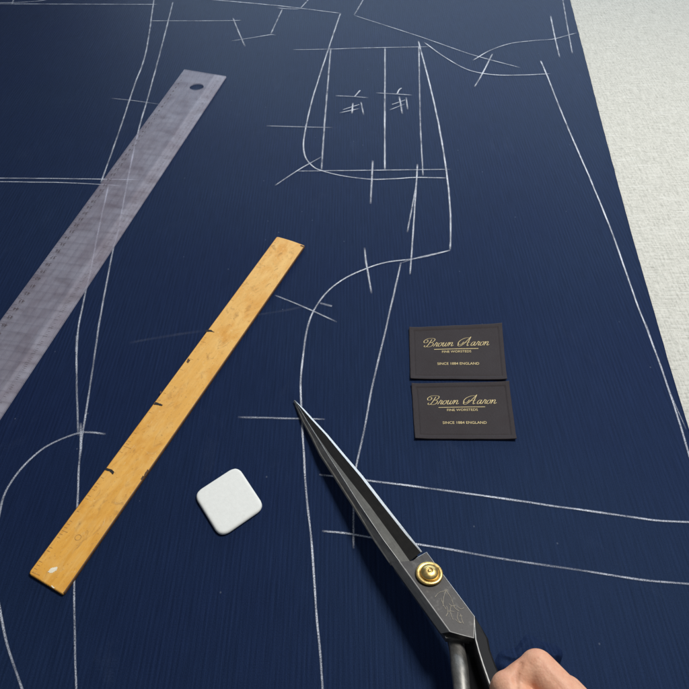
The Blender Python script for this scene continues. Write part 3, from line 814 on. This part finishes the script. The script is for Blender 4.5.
# upper shank: flat bar leaving the plate on the right and bending towards the hand
DKS = m_steel('dark_handle_steel', (.012, .012, .013), (.032, .032, .034), .64, 0)
US = [((474.8,616.4),(474.3,638.6),(486.0,632.6)), ]
TK = (.0054, .0075, .0115, .015, .0175, .0180, .0175, .015, .012)
secs = [  # left arris, right contour, thickness
 ((474.4,617.0),(475.4,616.6),.0052), ((474.3,627.0),(481.6,626.0),.0056), ((474.4,639.4),(488.4,637.6),.0064), ((477.6,651.0),(490.6,649.6),.0070),
 ((481.6,664.0),(495.4,662.6),.0078), ((486.2,677.6),(501.0,675.6),.0082), ((490.4,689.8),(507,688),.0085), ((496,706),(513,703),.0085), ((505,724),(522,719),.0085)]
tbl = []
for (A, B, _), t in zip(secs, TK):
    l, r = atp(*A, -.0004), atp(*B, -.0006)
    w = (r - l)
    tbl.append([l - nrm * t, l - nrm * .0012, l + w * .06 , l + w * .14 + nrm * .0002, l + w * .85 - nrm * .0004, r - nrm * .0016, r - nrm * (t - .0008) - lat * .0004])
up = ridge(tbl, [BLK, BLK, EDGE, DKS, DKS, BLK, BLK], 'upper_shank', sh)  # bright strip near the left arris is its highlight put in as colour
e2 = (atp(505, 724, -.004) + atp(522, 719, -.004)) / 2
dir2 = (e2 - atp(490, 664, -.004)).normalized()
ring(e2 + dir2 * .026, dir2, (nrm * .35 + lat * .93).normalized(), .028, .017, .0046, 'thumb_bow', sh, BLK)

# ------------------------------------------------------------------ hand
def capsule(bm, p, q, r0, r1, seg=16, rings=7):
    p, q = Vector(p), Vector(q); d = (q - p); ln = d.length
    t = d.normalized() if ln > 1e-6 else Vector((0, 0, 1))
    a = t.orthogonal().normalized(); b = t.cross(a)
    rows = []
    for k in range(rings + 1):
        ph = -math.pi / 2 + math.pi / 2 * k / rings; rows.append((p + t * r0 * math.sin(ph), r0 * math.cos(ph)))
    for k in range(rings + 1):
        ph = math.pi / 2 * k / rings; rows.append((q + t * r1 * math.sin(ph), r1 * math.cos(ph)))
    vs = [[bm.verts.new(c + (a * math.cos(2 * math.pi * k / seg) + b * math.sin(2 * math.pi * k / seg)) * max(r, 1e-5)) for k in range(seg)] for c, r in rows]
    for i in range(len(vs) - 1):
        for k in range(seg): bm.faces.new((vs[i][k], vs[i][(k + 1) % seg], vs[i + 1][(k + 1) % seg], vs[i + 1][k]))
    bm.faces.new(list(reversed(vs[0]))); bm.faces.new(vs[-1])
mm = .001
def hp(px, py, z): return at(px, py, z)
M2 = hp(537.5, 667.5, .054)                                            # index knuckle
WR = M2 + Vector((46, -72, 8)) * mm                                   # wrist
M3 = M2 + Vector((17, -14, -7)) * mm; M4 = M2 + Vector((27, -30, -16)) * mm; M5 = M2 + Vector((33, -46, -25)) * mm
TIPo = hp(507.5, 688.0, .050)
bm = bmesh.new()
capsule(bm, WR + Vector((75, -95, 16)) * mm, WR, .034, .026)
for Mk, r in ((M2, .0115), (M3, .012), (M4, .0115), (M5, .0105)):
    capsule(bm, WR + (Mk - WR) * .12, Mk, .0170, r)
capsule(bm, M3.lerp(M4, .5), WR.lerp(M4, .4), .015, .019)
def finger(Mk, d1, d2, d3, l, r):
    p1 = Mk + Vector(d1).normalized() * l[0]; p2 = p1 + Vector(d2).normalized() * l[1]; p3 = p2 + Vector(d3).normalized() * l[2]
    capsule(bm, Mk, p1, r[0], r[1]); capsule(bm, p1, p2, r[1], r[2]); capsule(bm, p2, p3, r[2], r[3])
    return p3
finger(M2, (-.50, -.38, -.72), (.10, -.75, -.35), (.75, -.45, .2), (.036, .022, .016), (.0112, .0098, .0088, .0072))
finger(M3, (-.60, -.48, -.62), (.15, -.75, -.30), (.8, -.4, .3), (.040, .025, .018), (.0115, .0098, .0088, .0074))
finger(M4, (-.60, -.50, -.55), (.2, -.75, -.2), (.85, -.3, .3), (.037, .024, .018), (.011, .0094, .0085, .0072))
finger(M5, (-.62, -.50, -.45), (.25, -.7, -.1), (.85, -.2, .35), (.030, .019, .016), (.0098, .0084, .0076, .0064))
# thumb: leaves the side of the palm, bends over the upper bow beside the index finger
T0 = WR + Vector((-16, 10, 8)) * mm; T1 = TIPo + Vector((16, -26, 4)) * mm
capsule(bm, T0, T1, .0165, .0125); capsule(bm, T1, TIPo, .0125, .0108); capsule(bm, TIPo, TIPo + Vector((-3, 1, -21)) * mm, .0108, .0080)
MD = hp(521.5, 676.5, .052); capsule(bm, M2, MD, .0108, .0096); capsule(bm, MD, TIPo, .0096, .0098)
# web between thumb and index
capsule(bm, T1 + Vector((10, 6, -6)) * mm, M2 + Vector((2, -12, -6)) * mm, .009, .010)
me = bpy.data.meshes.new('hand_tmp'); bm.to_mesh(me); bm.free()
tmp = bpy.data.objects.new('hand_tmp', me); C.objects.link(tmp)
rm = tmp.modifiers.new('r', 'REMESH'); rm.mode = 'VOXEL'; rm.voxel_size = .0010
sm_ = tmp.modifiers.new('s', 'SMOOTH'); sm_.factor = .5; sm_.iterations = 14
dg = bpy.context.evaluated_depsgraph_get(); ev = tmp.evaluated_get(dg)
me2 = bpy.data.meshes.new_from_object(ev); bpy.data.objects.remove(tmp)
def groove(pts, depth, width):
    pts = [Vector(p) for p in pts]
    for v in me2.vertices:
        dmin = min((v.co - (p + (q_ - p) * max(0, min(1, (v.co - p).dot(q_ - p) / (q_ - p).length_squared)))).length for p, q_ in zip(pts, pts[1:]))
        if dmin < width * 3: v.co -= v.normal * depth * math.exp(-(dmin / width) ** 2)
def skinpt(px, py):
    d = ray(px, py); o_ = CAM; best = None
    hit = bvh.ray_cast(o_, d.normalized())
    return hit[0]
from mathutils.bvhtree import BVHTree
bvh = BVHTree.FromPolygons([v.co.copy() for v in me2.vertices], [tuple(p.vertices) for p in me2.polygons])
for px_pts, dep, wid_ in (([(519.5,664.5),(517,671),(515.5,679),(515.8,688),(517,697)], .0016, .0020),
                          ([(533,661),(537,659),(542,660)], .00035, .0006), ([(530,665),(536,662.5),(543,664)], .0003, .0006), ([(535,668.5),(541,667),(546,669)], .00025, .0006),
                          ([(499,683),(503,680),(508,680)], .0003, .0006), ([(500,687),(505,684),(510,684.5)], .0003, .0006), ([(545,672),(556,683),(562,690)], .00035, .0016)):
    g_ = [skinpt(*p) for p in px_pts]; g_ = [p for p in g_ if p is not None]
    if len(g_) > 1: groove(g_, dep, wid_)
MH = Matrix.Translation(WR); me2.transform(MH.inverted())
me2.materials.clear(); me2.materials.append(m_skin())
for p in me2.polygons: p.use_smooth = True
hand = bpy.data.objects.new('person', me2); C.objects.link(hand); hand.matrix_world = MH
tag(hand, 'bare right hand of a person gripping the shears, cut off by the bottom edge', 'person')

# ------------------------------------------------------------------ light: big soft workshop window lamp, upper right, plus dim room
w = bpy.data.worlds.new('World'); S.world = w; w.use_nodes = True
bg = w.node_tree.nodes['Background']; bg.inputs[0].default_value = (.86, .92, 1.0, 1); bg.inputs[1].default_value = .16
def area(name, loc, target, size, sizey, power, col):
    ld = bpy.data.lights.new(name, 'AREA'); ld.shape = 'RECTANGLE'; ld.size = size; ld.size_y = sizey; ld.energy = power; ld.color = col
    o = bpy.data.objects.new(name, ld); C.objects.link(o); o.location = loc
    o.rotation_euler = (Vector(target) - Vector(loc)).to_track_quat('-Z', 'Y').to_euler(); return o
area('window_light', (.62, .84, 1.5), (.05, .56, 0), .42, .42, 27, (1, .985, .95))
area('far_cloth_fill', (.45, 3.0, .72), (.25, 1.4, 0), 2.8, .7, 27, (.62, .80, 1))  # added unseen fill, aimed to brighten the far end of the cloth
S.view_settings.view_transform = 'Standard'; S.view_settings.look = 'None'
S.view_settings.exposure = 0; S.view_settings.gamma = 1
